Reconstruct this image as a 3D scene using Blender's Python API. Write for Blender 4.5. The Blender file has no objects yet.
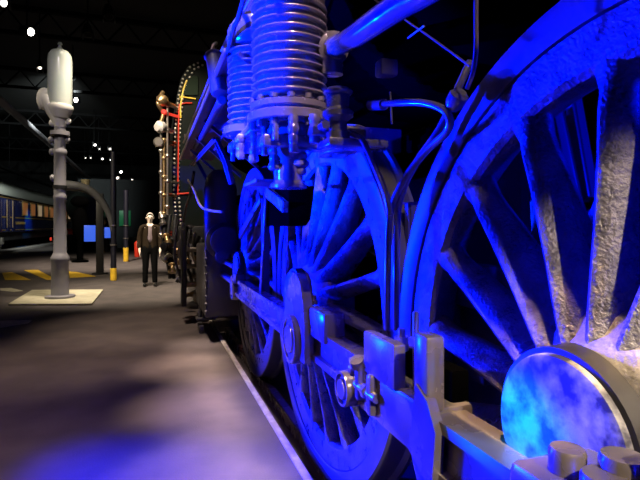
import bpy, bmesh, math, random
from mathutils import Vector, Matrix
random.seed(7)
PI = math.pi
S = bpy.context.scene
C = S.collection
S.view_settings.view_transform = 'Standard'
S.view_settings.look = 'None'
S.view_settings.exposure = 0
S.view_settings.gamma = 1
S.view_settings.use_curve_mapping = False
S.cycles.max_bounces = 5
S.cycles.sample_clamp_indirect = 4

# ------------------------------------------------------------ camera
TH, PH, FL, CAMZ = math.radians(19.0), 0.0, 488.0, 1.40
cam = bpy.data.cameras.new('camera'); camo = bpy.data.objects.new('camera', cam); C.objects.link(camo)
cam.sensor_width = 36; cam.lens = FL / 640 * 36; cam.shift_y = -14/640; cam.clip_start = 0.05; cam.clip_end = 200
camo.location = (0, 0, CAMZ); camo.rotation_euler = (PI/2 - PH, 0, -TH)
S.camera = camo
RT = Vector((math.cos(TH), -math.sin(TH), 0))
FW = Vector((math.sin(TH)*math.cos(PH), math.cos(TH)*math.cos(PH), -math.sin(PH)))
UP = Vector((math.sin(TH)*math.sin(PH), math.cos(TH)*math.sin(PH), math.cos(PH)))
def survey(px, py, X=None, Y=None, Z=None):
    """world point of a measured sight line where it meets a plane of the hall"""
    d = RT*(px-320) + UP*(226-py) + FW*FL
    t = X/d.x if X is not None else (Y/d.y if Y is not None else (Z-CAMZ)/d.z)
    return Vector((0, 0, CAMZ)) + d*t

# ------------------------------------------------------------ materials
def mat(name, col, rough=.5, metal=0, noise=0, nscale=20, col2=None, bump=0, bscale=60, emit=None, estr=0, spec=.5, rvar=0, coat=0):
    m = bpy.data.materials.new(name); m.use_nodes = True
    nt = m.node_tree; b = nt.nodes['Principled BSDF']
    b.inputs['Base Color'].default_value = (*col, 1); b.inputs['Roughness'].default_value = rough
    b.inputs['Metallic'].default_value = metal; b.inputs['Specular IOR Level'].default_value = spec
    b.inputs['Coat Weight'].default_value = coat
    tc = nt.nodes.new('ShaderNodeTexCoord')
    if col2 is not None or rvar:
        n = nt.nodes.new('ShaderNodeTexNoise'); n.inputs['Scale'].default_value = nscale; n.inputs['Detail'].default_value = 6
        nt.links.new(tc.outputs['Object'], n.inputs['Vector'])
        if col2 is not None:
            r = nt.nodes.new('ShaderNodeValToRGB'); r.color_ramp.elements[0].position = .4; r.color_ramp.elements[1].position = .62
            r.color_ramp.elements[0].color = (*col, 1); r.color_ramp.elements[1].color = (*col2, 1)
            nt.links.new(n.outputs['Fac'], r.inputs['Fac']); nt.links.new(r.outputs['Color'], b.inputs['Base Color'])
        if rvar:
            mr = nt.nodes.new('ShaderNodeMapRange'); mr.inputs['From Min'].default_value = .3; mr.inputs['From Max'].default_value = .7
            mr.inputs['To Min'].default_value = max(.05, rough-rvar); mr.inputs['To Max'].default_value = min(1, rough+rvar)
            nt.links.new(n.outputs['Fac'], mr.inputs['Value']); nt.links.new(mr.outputs['Result'], b.inputs['Roughness'])
    if bump:
        n2 = nt.nodes.new('ShaderNodeTexNoise'); n2.inputs['Scale'].default_value = bscale; n2.inputs['Detail'].default_value = 5
        bp = nt.nodes.new('ShaderNodeBump'); bp.inputs['Strength'].default_value = bump; bp.inputs['Distance'].default_value = .01
        nt.links.new(tc.outputs['Object'], n2.inputs['Vector']); nt.links.new(n2.outputs['Fac'], bp.inputs['Height'])
        nt.links.new(bp.outputs['Normal'], b.inputs['Normal'])
    if emit:
        b.inputs['Emission Color'].default_value = (*emit, 1); b.inputs['Emission Strength'].default_value = estr
    return m
M = {}
M['wheel'] = mat('cast_wheel_paint', (.13,.125,.13), .34, .3, col2=(.24,.225,.22), nscale=14, bump=.8, bscale=95, rvar=.12)
M['hubcast'] = mat('rough_hub_casting', (.34,.32,.29), .38, .5, col2=(.46,.43,.38), nscale=9, bump=.7, bscale=38, rvar=.1)
M['tyre'] = mat('tyre_paint', (.13,.13,.14), .4, .2, bump=.1, bscale=30)
M['hubcap'] = mat('mottled_hub_paint', (.02,.02,.03), .5, .0, col2=(.34,.34,.34), nscale=15, bump=.1)
M['rod'] = mat('machined_steel', (.22,.195,.17), .26, .4, col2=(.28,.25,.22), nscale=6, bump=.06, bscale=25, rvar=.08)
M['paint'] = mat('loco_paint', (.10,.10,.11), .36, .0, bump=.08, bscale=12, rvar=.06, nscale=4)
M['pump'] = mat('pump_paint', (.24,.24,.27), .22, .35, bump=.15, bscale=40, rvar=.08)
M['pipe'] = mat('gloss_pipe_paint', (.16,.16,.17), .2, 0, bump=.03, bscale=20, spec=.9, coat=.6)
M['dark'] = mat('matte_black_paint', (.001,.001,.001), .95, 0, spec=.0, bump=.1, bscale=10)  # even, nearly pure black with no gloss
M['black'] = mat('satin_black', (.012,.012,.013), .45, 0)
M['steel'] = mat('bright_steel', (.6,.55,.48), .3, .9)
M['brass'] = mat('worn_brass', (.75,.52,.25), .35, .9, col2=(.5,.33,.16), nscale=15)
M['floor'] = mat('worn_dark_asphalt_floor', (.075,.064,.062), .75, 0, col2=(.10,.084,.078), nscale=2.5, bump=.25, bscale=90, spec=.25)
M['edge'] = mat('pale_kerb_concrete', (.30,.27,.25), .8, 0, col2=(.42,.38,.34), nscale=12, bump=.2)
M['pale'] = mat('pale_plinth_concrete', (.42,.38,.26), .8, 0, col2=(.50,.46,.33), nscale=6, bump=.1)
M['yellow'] = mat('yellow_line_paint', (.75,.47,.02), .6, 0, col2=(.6,.36,.02), nscale=9)
M['wall'] = mat('black_hall_wall', (.012,.012,.013), .9)
M['beam'] = mat('dark_roof_steel', (.004,.004,.0045), .9, spec=.1)
M['colpaint'] = mat('grey_column_paint', (.24,.23,.25), .45, .1, bump=.06)
M['milk'] = mat('milky_glass', (.62,.66,.60), .25, 0, col2=(.52,.60,.55), nscale=3)
M['cream'] = mat('cream_roof_paint', (.34,.35,.31), .6)
M['coachblue'] = mat('deep_blue_coach_lacquer', (.015,.02,.09), .25, 0, coat=.4)
M['gold'] = mat('gold_lining', (.4,.24,.05), .4, .4)
M['warmglass'] = mat('lit_carriage_window', (.3,.1,.03), .4, 0, emit=(1,.38,.12), estr=.13)
M['palewin'] = mat('lit_curtained_window', (.4,.35,.25), .6, 0, emit=(1,.7,.4), estr=.22)
M['green'] = mat('dark_green_loco_paint', (.004,.007,.005), .3, 0, coat=.3)
M['red'] = mat('red_lining', (.55,.03,.01), .4)
M['yell'] = mat('yellow_lining', (.7,.5,.06), .4)
M['rivet'] = mat('bright_rivet', (.75,.7,.6), .3, .7)
M['white'] = mat('white_enamel', (.75,.72,.66), .4)
M['screen'] = mat('blue_screen', (.02,.05,.3), .4, emit=(.05,.15,.9), estr=.75)
M['greenglow'] = mat('green_exit_light', (.02,.2,.08), .4, emit=(.02,.4,.12), estr=.05)
M['redglow'] = mat('red_lamp', (.3,.02,.02), .4, emit=(1,.06,.03), estr=.7)
M['lens'] = mat('spot_lens', (1,1,1), .3, emit=(1,.93,.85), estr=9)
M['lensdim'] = mat('spot_lens_far', (1,1,1), .3, emit=(1,.85,.7), estr=3)
M['skin'] = mat('skin', (.75,.6,.48), .5)
M['hair'] = mat('grey_hair', (.5,.45,.38), .8)
M['jacket'] = mat('dark_brown_jacket', (.020,.013,.007), .85, 0, spec=.1, bump=.3, bscale=30)
M['shirt'] = mat('pale_mauve_shirt', (.16,.12,.13), .8)
M['trouser'] = mat('black_trousers', (.003,.003,.003), .85, spec=.05)
M['shoe'] = mat('black_shoe_leather', (.01,.01,.01), .3)
M['glass'] = mat('cab_glass', (.02,.03,.02), .1)
M['bluelamp'] = mat('blue_lamp_lens', (0,.02,.3), .3, emit=(0.0,.06,1), estr=6)
M['armgrey'] = mat('dark_grey_arm_paint', (.07,.07,.075), .5)
M['navy'] = mat('navy_post_paint', (.004,.004,.012), .5)

# ------------------------------------------------------------ mesh builder
class MB:
    def __init__(s): s.bm = bmesh.new()
    def box(s, x0, x1, y0, y1, z0, z1, M_=None, bev=0):
        r = bmesh.ops.create_cube(s.bm, size=1)
        vs = r['verts']
        for v in vs:
            v.co = Vector(((x0+x1)/2+v.co.x*(x1-x0), (y0+y1)/2+v.co.y*(y1-y0), (z0+z1)/2+v.co.z*(z1-z0)))
        if M_:
            for v in vs: v.co = M_ @ v.co
        if bev:
            es = list({e for v in vs for e in v.link_edges})
            bmesh.ops.bevel(s.bm, geom=es, offset=bev, segments=2, affect='EDGES', profile=.5)
        return s
    def bar(s, a, b, w, h=None, bev=0, up=(0,0,1)):
        a, b = Vector(a), Vector(b); h = h or w
        d = (b-a); L = d.length; d.normalize(); u = Vector(up)
        if abs(d.dot(u)) > .98: u = Vector((1,0,0))
        x = d.cross(u).normalized(); z = x.cross(d)
        m = Matrix((x, d, z)).transposed().to_4x4(); m.translation = (a+b)/2
        return s.box(-w/2, w/2, -L/2, L/2, -h/2, h/2, m, bev)
    def lathe(s, prof, base, axis, n=32, close=True):
        """prof = [(radius, distance along the axis)]"""
        base, ax = Vector(base), Vector(axis).normalized()
        u = ax.orthogonal().normalized(); w = ax.cross(u)
        rings = []
        for r, t in prof:
            if r < 1e-5: rings.append([s.bm.verts.new(base+ax*t)])
            else: rings.append([s.bm.verts.new(base+ax*t+(u*math.cos(2*PI*i/n)+w*math.sin(2*PI*i/n))*r) for i in range(n)])
        for A, B in zip(rings, rings[1:]):
            for i in range(n):
                j = (i+1) % n
                if len(A) == 1 and len(B) == 1: break
                if len(A) == 1: f = (A[0], B[j], B[i])
                elif len(B) == 1: f = (A[i], A[j], B[0])
                else: f = (A[i], A[j], B[j], B[i])
                try: s.bm.faces.new(f)
                except ValueError: pass
        if close:
            for R_ in (rings[0], rings[-1]):
                if len(R_) > 2:
                    try: s.bm.faces.new(R_)
                    except ValueError: pass
        return s
    def cyl(s, a, b, r, r2=None, n=24, bev=0):
        a, b = Vector(a), Vector(b); L = (b-a).length; r2 = r if r2 is None else r2
        if bev: p = [(r-bev,0),(r,bev),(r2,L-bev),(r2-bev,L)]
        else: p = [(r,0),(r2,L)]
        return s.lathe(p, a, b-a, n)
    def ring(s, prof, base, axis, n=64):
        return s.lathe(list(prof)+[prof[0]], base, axis, n, close=False)
    def ball(s, c, r, sx=1, sy=1, sz=1, n=16):
        q = bmesh.ops.create_uvsphere(s.bm, u_segments=n, v_segments=max(6, n//2), radius=r)
        for v in q['verts']: v.co = Vector((v.co.x*sx, v.co.y*sy, v.co.z*sz))+Vector(c)
        return s
    def tube(s, pts, r, n=12, sub=8, smooth=True, cap=True):
        P = [Vector(p) for p in pts]
        if smooth and len(P) > 2:
            Q = []
            for i in range(len(P)-1):
                p0, p1, p2, p3 = P[max(i-1,0)], P[i], P[i+1], P[min(i+2, len(P)-1)]
                for k in range(sub):
                    t = k/sub
                    Q.append(.5*((2*p1)+(p2-p0)*t+(2*p0-5*p1+4*p2-p3)*t*t+(3*p1-p0-3*p2+p3)*t**3))
            Q.append(P[-1]); P = Q
        rings = []; u = None
        for i, p in enumerate(P):
            d = (P[min(i+1, len(P)-1)]-P[max(i-1,0)]).normalized()
            if u is None: u = d.orthogonal().normalized()
            u = (u-d*u.dot(d)).normalized(); w = d.cross(u)
            rr = r(i/(len(P)-1)) if callable(r) else r
            rings.append([s.bm.verts.new(p+(u*math.cos(2*PI*k/n)+w*math.sin(2*PI*k/n))*rr) for k in range(n)])
        for A, B in zip(rings, rings[1:]):
            for k in range(n): s.bm.faces.new((A[k], A[(k+1)%n], B[(k+1)%n], B[k]))
        if cap: s.bm.faces.new(rings[0]); s.bm.faces.new(rings[-1])
        return s
    def prism(s, pts, d):
        """closed polygon pts extruded by vector d"""
        d = Vector(d); A = [s.bm.verts.new(Vector(p)) for p in pts]; B = [s.bm.verts.new(Vector(p)+d) for p in pts]
        s.bm.faces.new(A); s.bm.faces.new(B); n = len(A)
        for i in range(n): s.bm.faces.new((A[i], A[(i+1)%n], B[(i+1)%n], B[i]))
        return s
    def build(s, name, m, parent=None, smooth=True, org=None, **kw):
        bmesh.ops.recalc_face_normals(s.bm, faces=s.bm.faces[:])
        if org is None: org = world_org(parent) if parent else Vector((0,0,0))
        for v in s.bm.verts: v.co -= Vector(org)
        me = bpy.data.meshes.new(name); s.bm.to_mesh(me); s.bm.free(); me.materials.append(m)
        if smooth:
            for p in me.polygons: p.use_smooth = True
            me.set_sharp_from_angle(angle=math.radians(38))
        o = bpy.data.objects.new(name, me); C.objects.link(o)
        if parent: o.parent = parent
        else: o.location = org
        for k, v in kw.items(): o[k] = v
        return o
def world_org(o):
    v = Vector((0,0,0))
    while o: v += Vector(o.location); o = o.parent
    return v
def thing(name, label, cat, loc, group=None):
    o = bpy.data.objects.new(name, None); C.objects.link(o); o.location = loc; o.empty_display_size = .1
    o['label'] = label; o['category'] = cat
    if group: o['group'] = group
    return o
def dup(root, loc, parent=None):
    r = root.copy(); C.objects.link(r); r.location = loc
    if parent is not None: r.parent = parent
    for ch in list(root.children):
        c = ch.copy(); C.objects.link(c); c.parent = r
        for g in ch.children:
            d = g.copy(); C.objects.link(d); d.parent = c
    return r
def P(px, py, **k): return survey(px, py, **k)

# ------------------------------------------------------------ hall shell
b = MB(); b.box(-22, .83, -5, 62, -.3, 0); b.box(.83, 7, 7.3, 62, -.3, 0); b.box(.83, 7, -5, 7.3, -.5, -.17)
b.build('floor', M['floor'], smooth=False, kind='structure')
MB().box(-22, 7, -5, 62, 8.6, 8.8).build('ceiling', M['wall'], smooth=False, kind='structure')
MB().box(-22.2, -22, -5, 62, 0, 8.6).build('wall_left', M['wall'], smooth=False, kind='structure')
MB().box(7, 7.2, -5, 62, 0, 8.6).build('wall_right', M['wall'], smooth=False, kind='structure')
MB().box(-22, 7, 62, 62.2, 0, 8.6).build('wall_back', M['wall'], smooth=False, kind='structure')
MB().box(-22, 7, -5.2, -5, 0, 8.6).build('wall_front', M['wall'], smooth=False, kind='structure')
for k, y in enumerate((8, 13, 18, 25, 34, 45)):
    b = MB()
    b.box(-21.9, 6.9, y-.08, y+.08, 8.35, 8.5); b.box(-21.9, 6.9, y-.06, y+.06, 7.55, 7.67)
    for i in range(24):
        x = -21.5+i*1.18
        b.bar((x, y, 7.65), (x+.59, y, 8.37), .05); b.bar((x+.59, y, 8.37), (x+1.18, y, 7.65), .05)
    b.build('trim_%d' % (k+1), M['beam'], smooth=False, kind='structure')
# pale kerb strip along the rails
MB().box(.79, .832, -1, 7.3, .0, .014).build('trim_7', M['edge'], smooth=False, kind='structure')
for i, x in enumerate((1.0, 2.44)):
    MB().box(x, x+.07, -1, 7.2, -.17, -.085).build('trim_%d' % (8+i), M['rod'], smooth=False, kind='structure')

# ------------------------------------------------------------ the near locomotive
CX = 1.78
loco = thing('steam_locomotive', 'huge steam locomotive lit deep blue, its spoked driving wheels and rods filling the right side', 'locomotive', (CX, 3.5, 0))
XF, WR, WZ = .955, 1.03, .95
WY = (.75, 2.79, 4.87)

def make_wheel(loc):
    """wheel built about its own centre, axis along x, x=0 on the outer tyre face"""
    O = Vector((0,0,0))
    A = (1,0,0)
    b = MB()
    b.ring([(.935,.016),(.93,.006),(.83,.012),(.815,.03),(.815,.10),(.83,.12),(.935,.125)], O, A, 96)
    w = b.build('driving_wheel', M['wheel'], org=O); w.location = Vector(loc)-world_org(loco); w.parent = loco
    def sub(mb, name, m):
        bmesh.ops.recalc_face_normals(mb.bm, faces=mb.bm.faces[:])
        me = bpy.data.meshes.new(name); mb.bm.to_mesh(me); mb.bm.free(); me.materials.append(m)
        for p in me.polygons: p.use_smooth = True
        me.set_sharp_from_angle(angle=math.radians(38))
        o = bpy.data.objects.new(name, me); C.objects.link(o); o.parent = w; return o
    t = MB(); t.ring([(.936,0),(.942,-.004),(1.022,-.004),(1.03,.004),(1.032,.10),(1.055,.115),(1.055,.135),(1.035,.142),(.936,.142)], O, A, 128)
    sub(t, 'tyre', M['tyre'])
    NS = 18
    for k in range(NS):
        a = math.radians(4.5+20*k)
        s = MB()
        rad = Vector((0, math.cos(a), math.sin(a))); tan = Vector((0, -math.sin(a), math.cos(a)))
        rings = []
        st = [(.17,-.092,.092,.044),(.30,-.070,.088,.040),(.45,-.042,.078,.036),(.62,-.014,.066,.033),(.72,.0,.056,.033),(.765,.004,.052,.040),(.80,.010,.050,.052),(.83,.011,.050,.060)]
        for (r, x0, hx, ht) in st:
            cx = x0+hx; ring = []
            for j in range(16):
                q = 2*PI*j/16; cs, sn = math.cos(q), math.sin(q)
                ex = math.copysign(abs(cs)**1.15, cs)*hx; et = math.copysign(abs(sn)**1.05, sn)*ht-ht*.5*max(0,-ex/hx)*(1 if r < .75 else .3)
                ring.append(s.bm.verts.new(rad*r+Vector((cx+ex,0,0))+tan*et))
            rings.append(ring)
        for A_, B_ in zip(rings, rings[1:]):
            for j in range(16): s.bm.faces.new((A_[j], A_[(j+1)%16], B_[(j+1)%16], B_[j]))
        s.bm.faces.new(rings[0]); s.bm.faces.new(rings[-1])
        sub(s, 'spoke', M['wheel'])
    h = MB()
    prof = [(0,-.10),(.17,-.10),(.20,-.092),(.225,-.065),(.26,-.045),(.285,-.015),(.275,.03),(.24,.06),(.22,.14),(0,.14)]
    h.lathe(prof, O, A, 48)
    sub(h, 'hub', M['hubcast'])
    c = MB(); c.lathe([(0,-.165),(.155,-.165),(.168,-.160),(.172,-.15),(.173,-.09)], (0,.052,.008), A, 48)
    sub(c, 'hub_cap', M['hubcap'])
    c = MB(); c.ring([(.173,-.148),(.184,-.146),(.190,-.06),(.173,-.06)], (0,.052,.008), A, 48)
    sub(c, 'hub_shade_ring', M['black'])  # black ring added: the shade beside the hub cap, put in as paint
    return w
w0 = make_wheel((XF, WY[0], WZ))
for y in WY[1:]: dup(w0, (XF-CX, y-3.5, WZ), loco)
# wheels on the far rail
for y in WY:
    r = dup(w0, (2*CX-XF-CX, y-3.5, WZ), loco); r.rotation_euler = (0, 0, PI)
for y in WY:
    MB().cyl((XF+.1, y, WZ), (2*CX-XF-.1, y, WZ), .11).build('axle', M['dark'], loco)

# frame plates with openings
for (y0, y1, z0, z1) in ((1.35,2.25,.35,1.75),(3.45,4.35,.45,1.6),(5.4,7.6,.5,1.7)):
    b = MB(); b.prism([(1.17,y0-.12,z0),(1.17,y1+.12,z0),(1.17,y1,z1),(1.17,y0,z1)], (.035,0,0))
    b.build('frame_plate', M['paint'], loco, smooth=False)
MB().box(1.17, 1.205, 1.5, 7.6, 1.62, 1.84).build('frame_plate', M['dark'], loco, smooth=False)
# spring hanger boxes beside the near wheel
b = MB(); b.box(1.09, 1.17, 1.42, 1.66, 1.10, 1.26, bev=.012); b.box(1.09, 1.17, 1.42, 1.66, .84, .92, bev=.01)
b.box(1.10,1.17,1.66,1.70,.7,1.5, bev=.008)
for k in range(4): b.ball((1.085, 1.47+.05*k, 1.18), .011)
b.build('spring_hanger', M['paint'], loco)
# inner bars glimpsed through the near wheel
for (a, c, w_) in ((P(552,114,X=1.2),P(582,262,X=1.2),.042), (P(571,90,X=1.3),P(590,200,X=1.3),.045), (P(622,54,X=1.16),P(634,300,X=1.16),.036)):
    b = MB(); b.bar(a, c, .03, w_, bev=.008, up=(1,0,0)) if False else b.bar(a, c, w_, w_, bev=.008)
    b.cyl(a+Vector((-w_/2,0,0)), a+Vector((w_/2,0,0)), w_*.52); b.build('brake_hanger', M['paint'], loco)
# brake blocks between wheels
for y in (1.83, 3.92):
    b = MB(); b.bar((1.04, y, 1.5), (1.04, y-.02, .55), .05, .05, bev=.01); b.box(.98, 1.09, y-.06, y+.06, .55, .95, bev=.02)
    b.build('brake_block', M['paint'], loco)

# boiler, firebox, running board
b = MB(); b.lathe([(.0,0),(.86,0),(.90,.05),(.90,9.2),(.86,9.3),(0,9.3)], (CX, -1.5, 3.05), (0,1,0), 64)
b.build('boiler', M['dark'], loco)
b = MB()
b.box(.42, .88, 2.9, 7.6, 2.40, 2.415, bev=.004); b.box(.405, .425, 2.85, 7.6, 2.385, 2.425, bev=.004)
b.tube([(.415,2.86,2.405),(.42,2.80,2.43),(.43,2.70,2.50),(.44,2.62,2.52),(.45,2.40,2.62),(.46,2.2,2.80)], .013)
rb = b.build('running_board', M['paint'], loco)
b = MB(); b.box(.392, .405, 2.85, 7.6, 2.38, 2.43, bev=.003); b.build('edge_strip', M['steel'], rb)
b = MB()
b.tube([(.52,1.9,2.62),(.50,2.6,2.62),(.46,3.6,2.62),(.44,7.4,2.62)], .014)
b.build('handrail', M['steel'], loco)
for y in (2.75, 3.7, 4.6, 5.5, 6.4):
    MB().bar((.46,y,2.37),(.95,y-.05,1.95),.05,.03).build('bracket', M['paint'], loco)

# ------------------------------------------------------------ finned air pump
def finned(cx, cy, z0, z1, r, nf, name):
    b = MB()
    prof = [(0,z0),(r*.86,z0)]
    dz = (z1-z0)/nf
    for k in range(nf):
        z = z0+k*dz
        prof += [(r*.86, z+dz*.05),(r*.86, z+dz*.52),(r*.98, z+dz*.56),(r*.998, z+dz*.62),(r, z+dz*.72),(r*.99, z+dz*.80),(r*.86, z+dz*.90)]
    prof += [(r*.86, z1),(0, z1)]
    b.lathe(prof, (cx,cy,0), (0,0,1), 64)
    return b.build(name, M['pump'], loco)
PXc, PYc = .635, 2.30
f1 = finned(PXc, PYc, 2.0, 2.455, .185, 11, 'pump_cylinder')
b = MB(); b.lathe([(0,2.455),(.165,2.455),(.175,2.47),(.175,2.53),(.15,2.56),(.10,2.60),(.10,2.72),(0,2.74)], (PXc,PYc,0), (0,0,1), 48)
for k in range(10):
    a = 2*PI*k/10; b.cyl((PXc+.15*math.cos(a),PYc+.15*math.sin(a),2.53),(PXc+.15*math.cos(a),PYc+.15*math.sin(a),2.56),.014,n=6)
b.build('cylinder_head', M['pump'], loco)
f2 = finned(PXc-.055, PYc+.55, 1.98, 2.42, .165, 12, 'pump_cylinder')
b = MB(); b.lathe([(0,2.44),(.15,2.44),(.165,2.46),(.165,2.54),(.13,2.60),(.07,2.62),(.07,2.78),(0,2.79)], (PXc-.055,PYc+.55,0), (0,0,1), 48)
for k in range(10):
    a = 2*PI*k/10; b.cyl((PXc-.055+.14*math.cos(a),PYc+.55+.14*math.sin(a),2.54),(PXc-.055+.14*math.cos(a),PYc+.55+.14*math.sin(a),2.57),.014,n=6)
b.build('cylinder_head', M['pump'], loco)
# double flanges
b = MB()
b.lathe([(0,1.985),(.185,1.985),(.192,1.98),(.192,1.955),(.185,1.95),(.16,1.948),(.16,1.94),(.20,1.936),(.206,1.93),(.206,1.895),(.20,1.89),(0,1.89)], (PXc,PYc,0), (0,0,1), 64)
b.build('flange', M['pump'], loco)
b = MB()
for k in range(14):
    a = 2*PI*k/14; x, y = PXc+.18*math.cos(a), PYc+.18*math.sin(a)
    b.cyl((x,y,1.985),(x,y,2.005),.016,n=6); b.cyl((x,y,1.89),(x,y,1.86),.015,n=6)
b.build('bolt', M['pump'], f1, org=world_org(loco), kind='stuff')
b = MB(); b.lathe([(0,1.97),(.19,1.97),(.19,1.93),(.15,1.925),(0,1.92)], (PXc-.055,PYc+.55,0), (0,0,1), 48)
b.box(.45,.80,2.3,3.1,1.86,1.91,bev=.01)
b.build('flange', M['pump'], loco)
# valve bodies under the flange
def fitting(x, y, z0, z1, r):
    b = MB(); n = max(2, int((z1-z0)/.035)); prof = [(0,z0),(r*.6,z0)]
    for k in range(n):
        z = z0+(z1-z0)*k/n; h = (z1-z0)/n
        rr = r*random.choice((.7,.85,1.0,.6))
        prof += [(rr*.9,z+h*.1),(rr,z+h*.25),(rr,z+h*.7),(rr*.85,z+h*.9)]
    prof += [(r*.6,z1),(0,z1)]
    b.lathe(prof,(x,y,0),(0,0,1),16); return b.build('valve_body', M['pump'], loco)
for (x,y,z0,z1,r) in ((.47,2.36,1.66,1.9,.032),(.50,2.25,1.68,1.9,.028),(.53,2.16,1.74,1.9,.03),(.60,2.11,1.68,1.9,.04),(.69,2.08,1.72,1.9,.05),
                      (.76,2.10,1.70,1.9,.03),(.56,2.30,1.62,1.9,.045),(.68,2.28,1.60,1.9,.06),(.44,2.55,1.70,1.88,.035),(.46,2.75,1.74,1.9,.03),(.46,2.95,1.74,1.9,.03)):
    fitting(x,y,z0+.05,z1,r*.8)
b = MB(); b.lathe([(0,1.89),(.11,1.89),(.12,1.84),(.10,1.80),(.07,1.72),(.07,1.62),(.09,1.60),(.09,1.585),(0,1.58)], (PXc,PYc+.02,0), (0,0,1), 40)
b.box(.48,.86,2.2,2.34,1.77,1.83,bev=.015); b.box(.82,1.17,2.15,2.45,1.76,1.88,bev=.01)
b.build('valve_chest', M['pump'], loco)
MB().box(.50,.76,2.45,2.8,1.625,1.64).build('drip_shelf', M['paint'], loco)
MB().box(.82,1.12,3.0,3.75,1.40,1.66,bev=.01).build('gear_bracket', M['dark'], loco)
# lubricator cup right of the pump
lx, ly = .72, 1.98
lx, ly = .745, 1.93
b = MB(); b.lathe([(0,1.985),(.052,1.98),(.064,1.968),(.060,1.958),(.050,1.952),(.047,1.90),(.058,1.89),(.068,1.88),(.066,1.862),(.05,1.85),(.038,1.84),(.038,1.80),(.05,1.795),(.05,1.76),(0,1.76)], (lx,ly,0),(0,0,1),32)
b.build('lubricator', M['pump'], loco)
b = MB(); b.box(.68,.95,1.86,2.02,1.73,1.765,bev=.01); b.box(.66,.92,2.02,2.12,1.80,1.84,bev=.01); b.cyl((.68,1.95,1.82),(.68,1.90,1.82),.02,n=6)
b.build('bracket', M['pump'], loco)

# ------------------------------------------------------------ pipes
def pipe(pts, r, name='pipe', m='pipe', **k): return MB().tube(pts, r, **k).build(name, M[m], loco)
bp = pipe([P(336,46,X=.80), P(352,38,X=.77), P(400,5,X=.75), P(430,-13,X=.75), (.75,.9,2.05), (.78,.2,2.03)], .046)
b = MB(); q = P(334,48,X=.81); b.lathe([(0,-.03),(.075,-.03),(.075,0),(.056,.01),(.056,.05),(0,.05)], q, (-.05,-1,-.15), 24); b.cyl(q+Vector((0,.02,.07)), q+Vector((0,.02,-.12)), .05)
b.build('pipe_flange', M['pump'], loco)
pipe([P(372,105,X=.82), P(395,103,X=.82), P(425,103,X=.84), P(446,112,X=.86), P(448,130,X=.88), P(425,152,X=.88), P(403,182,X=.86), P(390,215,X=.85), P(388,260,X=.85), P(387,330,X=.85)], .013)
MB().cyl(P(371,105,X=.82), P(384,104.5,X=.82), .021).build('pipe_flange', M['pipe'], loco)
pipe([P(470,62,X=.95), P(455,95,X=.9), P(440,128,X=.9), P(418,160,X=.88), P(403,190,X=.875), P(397,225,X=.87), P(396,330,X=.87)], .013)
pipe([P(476,-20,X=.80), P(476,20,X=.80), P(476,50,X=.80), P(473,72,X=.80), P(467,89,X=.80)], .0065)
pipe([P(350,133,X=.80), P(362,140,X=.80), P(374,165,X=.80), P(386,195,X=.80), P(390,215,X=.80)], .012)
pipe([P(372,-2,X=.86), P(420,30,X=.86), P(470,66,X=.86)], .004)
pipe([P(408,38,X=.85), P(424,26,X=.85)], .004)
b = MB(); q0 = P(374,62,X=.88); b.box(q0.x, q0.x+.08, q0.y-.07, q0.y, q0.z-.07, q0.z, bev=.012); b.build('valve_box', M['pump'], loco)
b = MB(); q0 = P(430,100,X=.86); b.lathe([(0,0),(.022,0),(.03,.02),(.03,.05),(.02,.06),(0,.06)], P(452,108,X=.88), (0,-.7,.6), 16); b.build('pipe_flange', M['pipe'], loco)
pipe([P(390,92,X=.84), P(391,105,X=.84), P(392,124,X=.84)], .004)
# hanging bent steps and stays left of pump
b = MB()
for dx in (0, .03):
    b.tube([P(190+dx*100,165,X=.5), P(214+dx*100,139,X=.5)], .013, smooth=False)
    b.tube([P(214+dx*100,139,X=.5), P(224+dx*100,160,X=.55), P(231+dx*60,184,X=.6)], .018, smooth=False)
b.build('stay_rod', M['paint'], loco)
b = MB(); b.tube([P(222,100,X=.44), P(203,135,X=.5), P(190,158,X=.55)], .03, smooth=False); b.build('pipe', M['paint'], loco)
b = MB(); b.bar(P(185,136,X=.55), P(245,122,X=.62), .03, .06); b.build('bracket', M['paint'], loco)
b = MB(); b.tube([P(240,110,X=.5), P(215,150,X=.55)], .012, smooth=False); b.build('stay_rod', M['paint'], loco)
# small reservoir hanging on the board edge
a, c = P(213.5,55,X=.40), P(221,101,X=.43)
b = MB(); b.lathe([(0,-.01),(.05,-.01),(.060,0),(.066,.015),(.056,.025),(.056,.31),(.05,.33),(0,.335)], a, (c-a), 24)
b.build('reservoir', M['paint'], loco)
MB().tube([a+Vector((0,0,.0)), a+Vector((0,.02,.07)), a+Vector((.03,.1,.12))], .012).build('pipe', M['steel'], loco)

# ------------------------------------------------------------ coupling rods
def rod_I(y0, y1, name='coupling_rod', x0=.75, x1=.83, z0=.735, z1=.895):
    b = MB(); ym = .035
    g = .03
    prof = [(x0,z0),(x0,z0+g),(x0+.022,z0+g+.008),(x0+.022,z1-g-.008),(x0,z1-g),(x0,z1),(x1,z1),(x1,z0)]
    b.prism([(x, y0, z) for x, z in prof], (0, y1-y0, 0))
    return b.build(name, M['rod'], loco)
r1 = rod_I(2.50, 4.72)
r2 = rod_I(1.66, 2.40)
r3 = rod_I(-.4, 1.16, x0=.715, x1=.83, z0=.715, z1=.885)
def boss(y, z, r, x0, x1, m='rod', name='rod_end', par=None):
    b = MB(); L = x1-x0
    b.lathe([(0,0),(r*.55,0),(r*.58,.012),(r*.8,.014),(r*.84,.002),(r*.95,.002),(r,.01),(r,L),(0,L)], (x0,y,z), (1,0,0), 40)
    return b.build(name, M[m], par or loco)
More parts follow.
